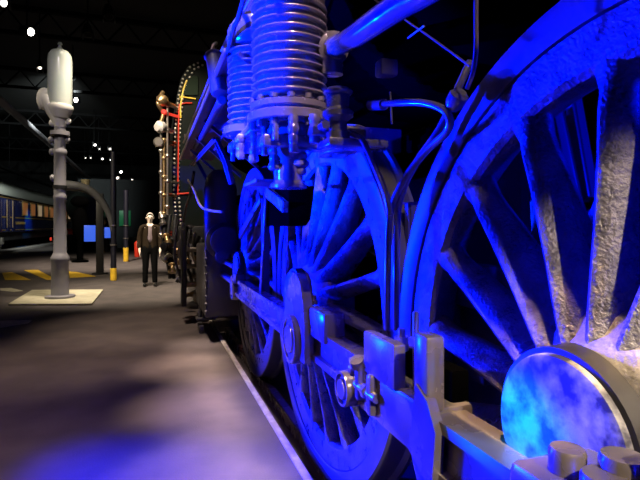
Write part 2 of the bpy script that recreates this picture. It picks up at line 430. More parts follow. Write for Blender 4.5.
boss(4.78, .80, .12, .73, .86); boss(2.50, .80, .13, .68, .88); boss(2.66,.80,.075,.70,.84,name='knuckle_pin')
# raised ends of the rod at the mid wheel
b = MB(); b.prism([(.71,2.68,.70),(.71,2.68,.92),(.71,2.64,1.02),(.71,2.57,1.11),(.71,2.50,1.15),(.71,2.44,1.15),(.71,2.38,1.11),(.71,2.33,1.02),(.71,2.30,.90),(.71,2.30,.72)], (.05,0,0))
b.build('crank_arm', M['rod'], loco)
b = MB(); b.box(.735,.84,2.08,2.32,.86,1.0,bev=.01); b.build('bearing_block', M['rod'], loco)
b = MB(); b.box(.735,.83,4.55,4.72,.86,.95,bev=.01); b.build('bearing_block', M['rod'], loco)
for (y,z) in ((2.37,1.0),(4.63,.95)):
    b = MB(); b.lathe([(0,0),(.022,0),(.022,.02),(.014,.024),(.014,.045),(0,.05)], (.78,y,z), (0,0,1), 12); b.build('oil_cup', M['brass'], loco)
# strap joint between mid and near wheels
ja = MB()
ja.box(.71,.86,1.16,1.66,.74,.90,bev=.014)
ja.build('rod_strap', M['rod'], loco)
b = MB(); b.box(.70,.745,1.34,1.57,.89,1.035,bev=.01); b.build('gib_plate', M['rod'], loco)
b = MB(); b.box(.70,.76,1.15,1.225,.89,1.10,bev=.012); b.build('gib_plate', M['rod'], loco)
b = MB(); b.box(.80,.86,1.18,1.50,.89,.99,bev=.01); b.build('cotter', M['dark'], loco)
b = MB(); b.cyl((.76,1.31,.9),(.76,1.31,1.14),.010,bev=.003); b.cyl((.76,1.31,1.03),(.76,1.31,1.06),.022,n=6); b.build('bolt', M['steel'], loco)
b = MB(); b.cyl((.76,1.40,1.0),(.76,1.40,1.045),.024,n=6); b.cyl((.76,1.40,1.04),(.76,1.40,1.07),.012); b.build('bolt', M['steel'], loco)
boss(1.70, .79, .066, .665, .86, name='knuckle_pin')
b = MB(); b.box(.685,.74,1.58,1.62,.78,.92,bev=.012); b.box(.685,.74,1.48,1.52,.76,.90,bev=.012); b.box(.69,.83,1.66,1.70,.85,.885,bev=.012); b.build('fork', M['rod'], loco)
b = MB(); b.cyl((.70,1.62,.83),(.70,1.46,.83),.016); b.cyl((.70,1.53,.83),(.70,1.55,.83),.026,n=6); b.build('bolt', M['steel'], loco)
b = MB(); b.lathe([(0,0),(.018,0),(.018,.03),(.027,.032),(.027,.06),(0,.065)], (.71,1.62,.87), (-.4,-.3,1), 14); b.build('oil_cup', M['rod'], loco)
b = MB(); b.prism([(.695,1.24,.76),(.695,1.20,.96),(.695,1.14,.93),(.695,1.10,.86),(.695,1.12,.70)], (.03,0,0)); b.build('rod_end', M['rod'], loco)

# big end over the near wheel with its bolts
b = MB(); b.box(.60,.79,.30,.72,.76,.985,bev=.02); b.build('big_end', M['rod'], loco)
def nut(x,y,z,r,h,par=loco):
    b = MB(); b.lathe([(0,0),(r,0),(r,h*.85),(r*.9,h),(0,h)], (x,y,z),(0,0,1),24); b.build('nut', M['rod'], par)
nut(.665,.645,.985,.030,.04); nut(.655,.565,.985,.034,.035); nut(.70,.57,.985,.035,.055); nut(.72,.48,.985,.03,.05)
b = MB(); b.box(.68,.78,.40,.52,.98,1.09,bev=.012); b.build('cotter', M['rod'], loco)
b = MB(); b.cyl((.66,.50,1.0),(.72,.54,1.0),.014); b.build('bolt', M['rod'], loco)

# ------------------------------------------------------------ cylinder end of the locomotive (beyond the far wheel)
b = MB(); b.box(.60,1.1,5.95,7.2,.30,1.16,bev=.03); b.build('cylinder_block', M['paint'], loco)
b = MB()
for k in range(9): b.ball((.61,5.94,.38+.09*k), .02)
b.build('bolt', M['paint'], loco, kind='stuff')
b = MB(); b.lathe([(0,1.1),(.19,1.12),(.20,1.3),(.20,1.85),(.17,2.0),(.10,2.08),(0,2.10)], (.80,6.1,0), (0,0,1), 32); b.build('steam_chest', M['paint'], loco)
b = MB(); b.lathe([(0,0),(.20,0),(.22,.03),(.22,.10),(.17,.12),(.17,.2),(0,.2)], (.82,6.0,1.22), (0,-1,0), 32); b.build('valve_cover', M['paint'], loco)
b = MB(); b.lathe([(0,0),(.05,0),(.05,.2),(.07,.21),(.07,.3),(0,.3)], (.75,5.9,1.05), (0,-1,0), 20); b.build('gland', M['pipe'], loco)
b = MB(); b.cyl((.80,5.9,.82),(.80,5.1,.82),.035); b.cyl((.80,5.9,.98),(.80,5.05,.98),.025); b.build('piston_rod', M['steel'], loco)
b = MB(); b.box(.90,1.16,5.1,5.9,1.02,1.07,bev=.01); b.box(.90,1.16,5.1,5.9,.62,.66,bev=.01); b.build('slide_bar', M['steel'], loco)
# inclined valve gear plate between far and mid wheel
b = MB(); b.bar((.84,3.9,1.62),(.84,4.9,1.30),.03,.07,bev=.006); b.bar((.84,3.75,1.62),(.84,3.75,.80),.035,.06,bev=.006); b.build('valve_gear_link', M['paint'], loco)
b = MB(); b.bar((.80,3.55,1.66),(.80,3.0,1.52),.03,.06,bev=.006); b.bar((.80,3.55,1.66),(.80,3.72,.88),.022,.05,bev=.006); b.build('valve_gear_link', M['rod'], loco)
# leading bogie, steps, hoses beyond the cylinders
for y in (7.85,):
    b = MB(); b.ring([(.40,0),(.46,0),(.49,.03),(.49,.1),(.40,.1)], (.98,y,.5),(1,0,0),40)
    bw = b.build('bogie_wheel', M['tyre'], loco)
    for k in range(10):
        a_ = 2*PI*k/10
        MB().bar((1.0,y,.5),(1.0,y+.41*math.cos(a_),.5+.41*math.sin(a_)),.045,.03,up=(1,0,0)).build('spoke', M['wheel'], bw)
b = MB(); b.box(.55,.80,6.55,6.75,.16,.19,bev=.006); b.bar((.60,6.65,.19),(.66,6.75,.75),.03,.05); b.bar((.78,6.65,.19),(.80,6.75,.75),.03,.05); b.box(.58,.64,6.5,6.8,.0,.1,bev=.01)
b.build('footstep', M['paint'], loco)
b = MB(); b.box(.36,1.3,8.25,8.45,1.05,1.4,bev=.02); b.build('buffer_beam', M['black'], loco)
for dz in (0,):
    b = MB(); b.lathe([(0,0),(.09,0),(.10,.05),(.07,.08),(.07,.18),(.20,.20),(.21,.24),(.17,.27),(0,.28)], (.62,8.45,1.15),(0,1,0),24); b.build('buffer', M['black'], loco)
for i in range(7):
    x = .36+.07*i; y = 7.3+.15*i
    pipe([(x,y,1.5-.05*i),(x-.05,y+.05,1.0),(x+.04,y+.12,.62+.03*i),(x+.10,y+.3,.5)], .018+.004*(i%3), 'brake_hose', ('paint','steel','black')[i%3])
for i, (px, py) in enumerate(((186,250),(189,262),(183,243),(192,275),(196,258),(187,284),(194,292),(199,300),(190,236),(181,258))):
    q = P(px, py, Y=7.6+.12*(i%5)); b = MB(); b.lathe([(0,0),(.05,0),(.06,.03),(.04,.06),(.04,.12),(.055,.13),(.05,.17),(0,.18)], q, (random.uniform(-1,1),random.uniform(-.5,.3),random.uniform(-1,1)), 14)
    b.build('fitting', M[('steel','brass','paint')[i%3]], loco)
b = MB(); b.box(.40,.47,7.2,7.5,.25,1.35,bev=.015); b.build('guard_iron', M['black'], loco)
for (y_, z_, L_n) in ((7.3,.55,.5),(7.5,.8,.4),(7.45,1.05,.45),(7.7,.35,.35)):
    b = MB(); b.cyl((.45,y_,z_),(.45+L_n,y_+.05,z_),.035); b.lathe([(0,0),(.06,0),(.06,.03),(0,.03)], (.45,y_,z_), (-1,0,0), 6); b.build('piston_rod', M['steel' if z_ > .6 else 'brass'], loco)
pipe([P(194,172,X=.48), P(190,195,X=.48), P(186,206,X=.48), P(182,230,X=.48)], .018, m='black')
pipe([P(188,180,X=.46), P(194,190,X=.46), P(200,205,X=.46), P(208,210,X=.5), P(222,212,X=.55)], .012, m='steel')

# ------------------------------------------------------------ decorated green locomotive cab behind
gl = thing('green_locomotive', 'dark green locomotive cab with rivet rows and red and yellow lining beyond the blue-lit one', 'locomotive', (1.6, 9.6, 0))
Y2 = 9.3
outl = [(175,232),(172,190),(172.5,150),(174,120),(177,95),(181,78),(188,66),(200,60)]
pts = [P(x,y,Y=Y2) for x,y in outl]
pts += [Vector((2.6,Y2,pts[-1].z+.15)), Vector((3.0,Y2,3.6)), Vector((3.0,Y2,1.2))]
MB().prism(pts, (0,3.0,0)).build('cab_body', M['green'], gl, smooth=False)
def offs(path, d, Y): return [P(x+d, y+(2 if y < 80 else 0)*d/4, Y=Y) for x, y in path]
b = MB()
for path_d in (2.0, 6.5):
    pp = offs(outl, path_d, Y2-.01)
    for A, B in zip(pp, pp[1:]):
        n = max(1, int((B-A).length/.075))
        for k in range(n): b.ball(A.lerp(B, k/n), .022, n=8)
b.build('rivet', M['rivet'], gl, kind='stuff')
MB().tube([P(181,118,Y=Y2-.02), P(180.5,108,Y=Y2-.02), P(183,92,Y=Y2-.02), P(187,80,Y=Y2-.02)], .016).build('lining', M['yell'], gl, label='yellow lining')
MB().tube([P(180,98,Y=Y2-.02), P(182,97,Y=Y2-.02), P(196,99,Y=Y2-.02)], .016).build('lining', M['yell'], gl, label='yellow lining')
MB().tube([P(178,195,Y=Y2-.02), P(178.5,150,Y=Y2-.02), P(179,110,Y=Y2-.02), P(182,104,Y=Y2-.02), P(192,103,Y=Y2-.02)], .014).build('lining', M['red'], gl, label='red lining')
MB().tube([P(177,194,Y=Y2-.02), P(192,193,Y=Y2-.02)], .016).build('lining', M['red'], gl, label='red lining')
wy = [P(183,92,Y=Y2-.03), P(187,80,Y=Y2-.03), P(192,76,Y=Y2-.03), P(198,76,Y=Y2-.03), P(198,95,Y=Y2-.03), P(183,95,Y=Y2-.03)]
MB().prism(wy, (0,.02,0)).build('cab_window', M['glass'], gl, smooth=False)
for (px0, py0, py1, m_) in ((161,130,235,'steel'),(164,140,232,'brass'),(167.5,105,232,'steel')):
    b = MB(); b.cyl(P(px0,py0,Y=Y2-.25), P(px0,py1,Y=Y2-.25), .022)
    for k in range(6): b.ball(P(px0, py0+(py1-py0)*k/5, Y=Y2-.25), .045, n=10)
    for k in (0, 3, 5):
        q = P(px0, py0+(py1-py0)*k/5, Y=Y2-.25); b.bar(q, (q.x+.25, Y2+.05, q.z), .03)
    b.build('grab_rail', M[m_], gl)
def gpart(px, py, prof, axis, m_, name):
    q = P(px, py, Y=Y2-.3); b = MB(); b.lathe(prof, q, axis, 20)
    b.bar(q+Vector(axis)*.04, (q.x+.28, Y2+.02, q.z), .04); b.build(name, M[m_], gl)
gpart(161,101,[(0,-.07),(.05,-.07),(.10,-.02),(.11,.06),(.06,.12),(0,.15)],(.8,.5,.5),'brass','headlamp')
gpart(159,127,[(0,-.06),(.07,-.05),(.11,0),(.10,.08),(.07,.12),(0,.12)],(.9,.7,.2),'white','headlamp')
gpart(164,112,[(0,-.04),(.035,-.04),(.05,0),(0,.05)],(0,1,0),'redglow','marker_lamp')
gpart(158.5,142,[(0,-.03),(.07,-.03),(.09,0),(.05,.06),(0,.06)],(0,1,0),'steel','valve')
b = MB(); b.tube([P(163,92,Y=Y2-.2),P(160,97,Y=Y2-.25),P(158,104,Y=Y2-.3),P(163,113,Y=Y2-.25),P(161,122,Y=Y2-.3)], .035); b.build('pipe', M['brass'], gl)
b = MB(); b.box(.35,3.0,Y2-.3,Y2-.02,1.15,1.3,bev=.01); b.build('drag_beam', M['red'], gl)
for i in range(12):
    px = 163+i*2.3; py = 225+7*(i%5)+i*2.5
    q = P(px, py, Y=Y2-.35-.05*(i%3))
    b = MB(); b.lathe([(0,0),(.06,0),(.07,.03),(.04,.05),(.04,.12),(.07,.13),(.06,.18),(0,.19)], q, (random.uniform(-1,.3),random.uniform(-.3,.4),random.uniform(-1,1)), 14)
    b.build('fitting', M[('steel','brass','black')[i%3]], gl)
for px in (166, 170, 176):
    MB().tube([P(px,215,Y=Y2-.3),P(px-2,240,Y=Y2-.35),P(px+2,262,Y=Y2-.3),P(px+4,278,Y=Y2-.2)], .035).build('brake_hose', M['black'], gl)
for y in (10.0, 11.5):
    b = MB(); b.ring([(.40,0),(.5,0),(.52,.1),(.40,.1)], (.95,y,.52),(1,0,0),32); b.lathe([(0,0),(.4,.02),(.4,.06),(0,.06)], (.95,y,.52),(1,0,0),32); b.build('tender_wheel', M['black'], gl)

# ------------------------------------------------------------ man standing beside the locomotive
def man(loc, h=1.70, name='person'):
    root = thing(name, 'standing person in dark open jacket, pale shirt and black trousers beside the locomotives', 'person', loc)
    L = Vector(loc); k = h/1.75
    def skin(verts, edges, radii, nm, m, sub=2, rootv=0):
        me = bpy.data.meshes.new(nm); me.from_pydata([Vector(v)*k for v in verts], edges, []); me.materials.append(m)
        o = bpy.data.objects.new(nm, me); C.objects.link(o); o.parent = root
        md = o.modifiers.new('skin', 'SKIN'); md.use_smooth_shade = True
        for i, r in enumerate(radii):
            rr = r if isinstance(r, tuple) else (r, r)
            me.skin_vertices[0].data[i].radius = (rr[0]*k, rr[1]*k)
        me.skin_vertices[0].data[rootv].use_root = True
        s = o.modifiers.new('sub', 'SUBSURF'); s.levels = s.render_levels = sub
        return o
    # body: pelvis root, spine, neck, head, arms with hands and fingers, legs with feet; the man faces -y
    V = [(0,0,.93),(0,0,1.12),(0,-.005,1.30),(0,0,1.43),(0,0,1.50),(0,-.01,1.56),(0,-.012,1.64),(0,-.005,1.71)]
    E_ = [(i,i+1) for i in range(7)]
    Rr = [(.12,.09),(.11,.085),(.14,.10),(.11,.08),.052,.062,.082,.06]
    for sgn in (-1, 1):
        n = len(V); V += [(.17*sgn,0,1.42),(.225*sgn,.02,1.15),(.235*sgn,-.04,.90),(.232*sgn,-.055,.82)]
        Rr += [.045,.040,.030,.032]; E_ += [(3,n),(n,n+1),(n+1,n+2),(n+2,n+3)]
        hb = n+3
        for fi, (dy, ln) in enumerate(((-.030,.075),(-.010,.085),(.010,.080),(.028,.065))):
            m_ = len(V); V += [(.230*sgn,-.055+dy,.78),(.226*sgn,-.06+dy,.78-ln*.5),(.215*sgn,-.062+dy,.78-ln)]
            Rr += [.010,.009,.007]; E_ += [(hb,m_),(m_,m_+1),(m_+1,m_+2)]
        m_ = len(V); V += [(.222*sgn,-.095,.81),(.215*sgn,-.105,.775)]; Rr += [.011,.009]; E_ += [(hb,m_),(m_,m_+1)]
        n = len(V); V += [(.09*sgn,0,.88),(.10*sgn,-.01,.50),(.11*sgn,.01,.10),(.115*sgn,-.02,.045),(.125*sgn,-.13,.035)]
        Rr += [.085,.056,.042,.036,.03]; E_ += [(0,n),(n,n+1),(n+1,n+2),(n+2,n+3),(n+3,n+4)]
    skin(V, E_, Rr, 'body', M['skin'])
    V = [(0,.0,.96),(0,.0,1.05)]; E_ = [(0,1)]; Rr = [(.15,.115),(.145,.11)]
    for sgn in (-1, 1):
        n = len(V); V += [(.092*sgn,0,.86),(.10*sgn,-.01,.50),(.11*sgn,.01,.12),(.11*sgn,.01,.07)]; Rr += [.105,.078,.066,.066]; E_ += [(0,n),(n,n+1),(n+1,n+2),(n+2,n+3)]
    skin(V, E_, Rr, 'trousers', M['trouser'])
    V = [(0,-.018,1.0),(0,-.018,1.2),(0,-.018,1.38),(0,-.006,1.47)]
    skin(V, [(0,1),(1,2),(2,3)], [(.135,.108),(.13,.105),(.14,.105),(.07,.06)], 'shirt', M['shirt'])
    # jacket, two fronts left open
    for sgn in (-1, 1):
        V = [(.088*sgn,.005,.84),(.084*sgn,.0,1.1),(.088*sgn,-.005,1.34),(.08*sgn,.0,1.45),(.185*sgn,0,1.42),(.235*sgn,.02,1.15),(.242*sgn,-.035,.90)]
        skin(V, [(0,1),(1,2),(2,3),(3,4),(4,5),(5,6)], [(.092,.135),(.085,.13),(.088,.13),(.066,.10),.084,.066,.052], 'jacket', M['jacket'])
    b = MB(); b.ball((0,.012*k,1.665*k), .095*k, .93, 1.05, 1.05)
    bmesh.ops.bisect_plane(b.bm, geom=b.bm.verts[:]+b.bm.edges[:]+b.bm.faces[:], plane_co=(0,-.02*k,1.665*k), plane_no=(0,-1,-.55), clear_outer=True)
    b.build('hair', M['hair'], root, org=(0,0,0))
    b = MB(); b.ball((0,-.097*k,1.625*k), .014*k, .8, 1.1, 1.6, n=10); b.build('nose', M['skin'], root, org=(0,0,0))
    for sgn in (-1, 1):
        b = MB(); b.ball((.03*sgn*k,-.083*k,1.648*k), .011*k, 1.3, .6, .8, n=10); b.build('eye', M['shoe'], root, org=(0,0,0))
        b = MB(); b.ball((.086*sgn*k,0,1.63*k), .026*k, .4, .7, 1.1, n=10); b.build('ear', M['skin'], root, org=(0,0,0))
        b = MB(); b.ball((.12*sgn*k,-.07*k,.045*k), .055*k, .85, 2.5, .8, n=16)
        bmesh.ops.bisect_plane(b.bm, geom=b.bm.verts[:]+b.bm.edges[:]+b.bm.faces[:], plane_co=(0,0,.002), plane_no=(0,0,-1), clear_outer=True)
        b.build('shoe', M['shoe'], root, org=(0,0,0))
    b = MB(); b.ball((0,-.085*k,1.585*k), .02*k, 1.3, .35, .3, n=10); b.build('mouth', M['shirt'], root, org=(0,0,0))
    return root
man(P(150,286,Z=0))

# ------------------------------------------------------------ water column on its plinth
corner = [P(8,306,Z=0), P(92,305.5,Z=0), P(103,291,Z=0), P(32,291.5,Z=0)]
o = MB().prism([Vector((c.x,c.y,.001)) for c in corner], (0,0,.035)).build('concrete_plinth', M['pale'], smooth=False)
o['label'] = 'pale square concrete plinth in the floor under the water crane'; o['category'] = 'plinth'
cb = P(60,297.5,Z=.035)
wc = thing('water_crane', 'tall grey iron water crane column topped by a milky glass cylinder', 'water crane', cb)
def L_(prof, name, m, par=wc, n=32): return MB().lathe(prof, (cb.x,cb.y,0), (0,0,1), n).build(name, m, par)
zz = lambda y: 1.4+(224.5-y)*(9.32/488)
L_([(0,.036),(.26,.036),(.26,.075),(.20,.09),(0,.09)], 'base_flange', M['colpaint'])
L_([(0,.08),(.16,.08),(.155,.10),(.15,.72),(.165,.75),(.165,.80),(.13,.86),(.115,.90),(.105,1.9),(.115,1.92),(.115,1.98),(.105,2.0),(.105,2.75),(.12,2.78),(.12,2.84),(.10,2.88),(.10,zz(118)),(0,zz(118))], 'column', M['colpaint'])
L_([(0,zz(118)),(.15,zz(117)),(.215,zz(110)),(.235,zz(106)),(.225,zz(104)),(0,zz(104))], 'lamp_cup', M['white'])
L_([(0,zz(106)),(.20,zz(106)),(.215,zz(100)),(.215,zz(60)),(.20,zz(54)),(.15,zz(50)),(.07,zz(48.5)),(.035,zz(46)),(.025,zz(44)),(.045,zz(43)),(.03,zz(41)),(0,zz(41))], 'glass_cylinder', M['milk'])
cr = Vector((cb.x,cb.y,0))
def cpt(px, z_px): # point beside the column at its own depth
    return survey(px, z_px, Y=cb.y)
b = MB(); b.tube([cpt(61,128), cpt(57,116), cpt(50,104), cpt(44,97), cpt(42,94)], lambda t: .10+.05*math.sin(PI*min(1,t*1.1)), n=16); b.ball(cpt(44.5,99), .155, .9,.8,1.4)
b.build('counterweight_arm', M['white'], wc)
b = MB(); b.tube([cpt(39,101), cpt(39,104), cpt(41,109)], .03); b.ball(cpt(45,95), .06); b.build('pivot', M['colpaint'], wc)
b = MB(); b.tube([cpt(52,105), cpt(60,113), cpt(66,119), cpt(66,124)], .05); b.build('swivel_pipe', M['white'], wc)
for (px,py) in ((52,123),(51,140),(67,140),(68,121),(53,178),(52,152)):
    b = MB(); q = cpt(px,py); b.ball(q, .055, 1,1,1.3); b.bar(q, (cb.x,cb.y,q.z), .04); b.build('valve_knob', M['white'] if py < 130 else M['colpaint'], wc)
L_([(.1,zz(134)),(.17,zz(134)),(.17,zz(130)),(.1,zz(130))], 'collar', M['colpaint'])
L_([(.1,zz(187)),(.125,zz(187)),(.125,zz(184)),(.1,zz(184))], 'collar', M['black'])

# ------------------------------------------------------------ floor markings
def paintpoly(pp, label, m, cat='floor marking', group=None, name='floor_stripe'):
    o = MB().prism([Vector((P(*q,Z=0).x, P(*q,Z=0).y, .001)) for q in pp], (0,0,.004)).build(name, m, smooth=False)
    o['label'] = label; o['category'] = cat
    if group: o['group'] = group
paintpoly([(2,273),(12,272.3),(31,280),(5,280)], 'leftmost yellow hazard stripe painted on the floor left of the water crane', M['yellow'], group='yellow hazard stripes')
paintpoly([(24,270.3),(38,270),(56,279.5),(47,280)], 'yellow hazard stripe on the floor just left of the crane column foot', M['yellow'], group='yellow hazard stripes')
paintpoly([(68,271.5),(76,272),(96,276.5),(70,278)], 'yellow hazard stripe on the floor right of the crane column foot', M['yellow'], group='yellow hazard stripes')
paintpoly([(0,288.5),(11,288),(23,291),(14,292),(0,290.5)], 'small white curved stripe on the floor left of the plinth', M['pale'])
paintpoly([(0,321),(32,320.5),(28,323.5),(0,328)], 'faint grey patch on the dark floor below the plinth', M['edge'], cat='floor patch', name='floor_patch')

# ------------------------------------------------------------ posts and stands
def post(px, py, top, r, label, yz, group='yellow-footed posts'):
    q = P(px, py, Z=0); t = thing('marker_post', label, 'post', q, group)
    F_ = (q-Vector((0,0,1.4))).dot(FW); H = 1.4+(226-top)*F_/488
    MB().cyl((q.x,q.y,0),(q.x,q.y,yz),r*1.12,bev=.01).build('yellow_foot', M['yellow'], t)
    MB().cyl((q.x,q.y,yz),(q.x,q.y,H),r,n=16).build('pole', M['navy'], t)
    for k in range(2): MB().cyl((q.x,q.y,.9+.5*k),(q.x,q.y,.93+.5*k),r*1.25).build('band', M['steel'], t)
    return t, q, F_, H
t, q, F_, H = post(113.5,280.5,152,.07,'tall dark post with a yellow foot, nearest one right of the water crane',.32)
b = MB(); b.tube([survey(66,185.5,Y=q.y), survey(80,187,Y=q.y), survey(92,192,Y=q.y), survey(103,203,Y=q.y), survey(110,217,Y=q.y), survey(113,232,Y=q.y)], lambda s: .06+.07*(1-s), n=12)
b.build('curved_arm', M['armgrey'], t)
post(126,261.5,190,.09,'far dark post with a yellow foot, just left of the standing person',.55)
q = P(100,274,Z=0); t = thing('display_stand', 'black pillar stand on a round base holding two blue screens', 'stand', q)
MB().lathe([(0,0),(.22,0),(.22,.03),(.1,.05),(0,.05)], q, (0,0,1), 24).build('base', M['black'], t)
MB().box(q.x-.10,q.x+.10,q.y-.08,q.y+.08,.04,2.35,bev=.01).build('pillar', M['black'], t)
MB().box(q.x-.42,q.x-.12,q.y-.03,q.y+.02,.95,1.42,bev=.01).build('screen', M['screen'], t)
MB().box(q.x+.12,q.x+.33,q.y-.03,q.y+.02,1.05,1.36,bev=.01).build('screen', M['screen'], t)
q = P(80,262,Z=0); t = thing('signal_stand', 'black silhouetted stand with a wide top, between the crane column and blue screens', 'stand', q)
b = MB(); b.lathe([(0,0),(.3,0),(.3,.05),(.12,.1),(.12,.9),(.26,1.1),(.28,1.7),(.2,2.0),(.08,2.1),(0,2.1)], q, (0,0,1), 20); b.build('body', M['dark'], t)
b = MB(); b.ball((q.x,q.y,2.35), .28, 1.2,.6,.8); b.build('head', M['dark'], t)

# far dimly lit machine behind the stands
fq = P(84,252,Z=0); t = thing('distant_locomotive', 'far small locomotive front with gleaming brass, left of the blue screens', 'locomotive', fq)
MB().lathe([(0,0),(.8,0),(.85,.1),(.85,6),(0,6)], (fq.x,fq.y,2.4),(0,1,0),32).build('boiler', M['green'], t)
MB().box(fq.x-1.4,fq.x+1.4,fq.y-.2,fq.y+.1,.95,1.25).build('buffer_beam', M['red'], t, smooth=False)
MB().lathe([(0,0),(.2,0),(.16,.3),(.25,.75),(0,.75)], (fq.x,fq.y+.6,3.2),(0,0,1),20).build('chimney', M['brass'], t)
MB().ring([(.78,-.03),(.88,-.03),(.88,.03),(.78,.03)], (fq.x,fq.y,2.4),(0,1,0),32).build('smokebox_ring', M['green'], t)
for sx in (-1,1):
    MB().lathe([(0,-.12),(.14,-.12),(.18,-.05),(.16,.1),(0,.12)], (fq.x+sx*.95,fq.y-.05,1.6),(0,1,0),16).build('headlamp', M['brass'], t)
    MB().lathe([(0,-.5),(.22,-.48),(.22,-.42),(.1,-.4),(.1,0),(0,0)], (fq.x+sx*.9,fq.y-.2,1.08),(0,1,0),16).build('buffer', M['steel'], t)
    MB().box(fq.x+sx*1.1-.1,fq.x+sx*1.1+.1,fq.y,fq.y+5,0.02,.9).build('frame_side', M['black'], t, smooth=False)

# far exhibits near the back wall
q = P(128,245,Z=0)
o = MB().box(-4.4,1.6,34.05,34.2,0,4.4).build('partition', mat('dark_grey_partition',(.012,.014,.016),.8), smooth=False); o['label']='dark grey partition wall far behind the standing person, carrying a dim green panel'; o['category']='partition'
MB().box(-2.0,-1.3,33.97,34.05,1.4,2.4,bev=.02).build('green_panel', M['greenglow'], o)
q = P(134,262,Z=0)
t = thing('low_cabinet', 'low pale cabinet with grey front far beyond the yellow-footed posts', 'cabinet', P(127,250,Z=0)); q = P(127,250,Z=0)
MB().box(q.x-.2,q.x+1.6,q.y,q.y+.5,0,.75,bev=.02).build('cabinet_body', mat('grey_cabinet',(.10,.11,.10),.6), t)
q = P(137,257,Z=0); t = thing('fire_extinguisher', 'small red fire extinguisher on the floor left of the standing person', 'fire extinguisher', q)
MB().lathe([(0,0),(.11,0),(.12,.03),(.12,.62),(.08,.70),(.03,.73),(0,.73)], q, (0,0,1), 20).build('cylinder', M['red'], t)
MB().bar(q+Vector((0,0,.72)), q+Vector((.03,-.12,.82)), .04, .03).build('handle', M['black'], t)

# ------------------------------------------------------------ blue sleeping car
KX = -7.9
co = thing('railway_carriage', 'dark blue railway carriage with a gold line and warm lit windows, on the far left', 'carriage', (KX-1.4, 40, 0))
MB().box(KX-2.8,KX,27.5,56,1.05,3.2,bev=.05).build('carriage_body', M['coachblue'], co)
b = MB()
b.prism([(KX+.12,27.2,3.15),(KX+.10,27.2,3.45),(KX-.30,27.2,4.0),(KX-1.4,27.2,4.3),(KX-2.45,27.2,4.0),(KX-2.9,27.2,3.4),(KX-2.9,27.2,3.15)], (0,29.2,0))
b.build('roof', M['cream'], co)
MB().box(KX,KX+.02,27.6,55.9,1.88,1.95).build('gold_band', M['gold'], co, smooth=False)
MB().box(KX,KX+.02,27.6,55.9,3.0,3.05).build('gold_band', M['gold'], co, smooth=False)
MB().box(KX,KX+.02,27.6,55.9,1.15,1.19).build('gold_band', M['gold'], co, smooth=False)
yy = 36.0; i = 0
while yy < 55:
    fr = MB().box(KX+.0,KX+.03,yy-.05,yy+1.35,2.05,3.02,bev=.008).build('window', M['gold'], co)
    MB().box(KX+.02,KX+.04,yy+.05,yy+1.25,2.12,2.92).build('pane', M['palewin' if i%3 == 2 else 'warmglass'], fr, smooth=False)
    yy += 2.25; i += 1
for k in range(9):
    b = MB(); y = 34.0+.32*k; b.box(KX+.002,KX+.02,y,y+.18,1.5+.0*(k%2),1.66); b.build('gold_lettering', M['gold'], co, smooth=False)
for (y0) in (30.6, 32.2, 33.4):
    MB().box(KX,KX+.04,y0,y0+.75,1.1,2.9,bev=.01).build('carriage_door', M['coachblue'], co)
    MB().cyl((KX+.09,y0-.1,1.3),(KX+.09,y0-.1,2.9),.03).build('grab_rail', M['brass'], co)
MB().box(KX-2.6,KX-.2,28,55.5,.55,1.05).build('underframe', M['black'], co, smooth=False)
for y in (29.5,32,51,53.5):
    MB().lathe([(0,0),(.46,.02),(.46,.1),(0,.1)], (KX-.35,y,.48),(1,0,0),28).build('carriage_wheel', M['rod'], co)
    MB().box(KX-.22,KX-.08,y-.2,y+.2,.35,.75,bev=.03).build('axle_box', M['rod'], co)
MB().lathe([(0,0),(.12,0),(.14,.1),(0,.12)], P(50,239,X=KX+.1),(1,0,0),16).build('marker_lamp', M['redglow'], co)
o = MB().box(KX+.3,KX+.9,27,56,0,.10).build('kerb', M['edge'], smooth=False); o['label']='long pale kerb along the foot of the blue carriage'; o['category']='kerb'
# overhead duct and cable ladder
a = P(20,118,Z=6.2); c = P(92,181,Z=6.2)
d = (c-a)
o = MB().cyl(a-d*.6, c+d*.2, .16).build('ceiling_duct', M['colpaint']); o['label']='grey round duct hanging overhead and running back behind the water crane'; o['category']='duct'
b = MB(); b.box(-9.5,-9.2,14,58,5.2,5.32)
for yk in range(15, 58, 6): b.box(-9.37,-9.33,yk,yk+.04,5.3,8.6)
b.build('trim_10', M['beam'], smooth=False, kind='structure')

# ------------------------------------------------------------ ceiling spotlights
def spot_fix(px, py, H, face, label, lit='lens', r=.11):
    F_ = (H-1.4)*488/(226-py)
    q = Vector((0,0,1.4))+(RT*(px-320)+UP*(226-py)+FW*488)*(F_/488)
    t = thing('spotlight', label, 'spotlight', q, 'ceiling spotlights')
    f = Vector(face).normalized(); e = q-f*.34
    b = MB(); b.lathe([(0,.34),(r*.7,.34),(r,.22),(r,.0),(r*.9,.0),(r*.85,.04),(0,.04)], q, -f, 18); b.build('housing', M['black'], t)
    MB().lathe([(0,-.005),(r*.82,-.005),(r*.82,.02),(0,.02)], q, -f, 18).build('lens', M[lit], t)
    b = MB(); b.cyl(q-f*.15+Vector((0,0,.02)), q-f*.15+Vector((0,0,8.6-q.z)), .02, n=8); b.build('drop_rod', M['beam'], t)
    for s_ in (-1, 1):
        MB().box(q.x+s_*r*1.15-.01, q.x+s_*r*1.15+.01, q.y-.1, q.y+.1, q.z-.12, q.z+.12).build('barn_door', M['black'], t, smooth=False)
spot_fix(31,32,6.6,(.9,-.6,-.4),'bright ceiling spotlight above and left of the glass cylinder',r=.12)
spot_fix(4,3,6.6,(.9,-.5,-.4),'bright ceiling spotlight in the extreme upper left corner',r=.10)
spot_fix(76,100,6.4,(.9,-.6,-.3),'white ceiling spotlight just right of the glass cylinder base',r=.12)
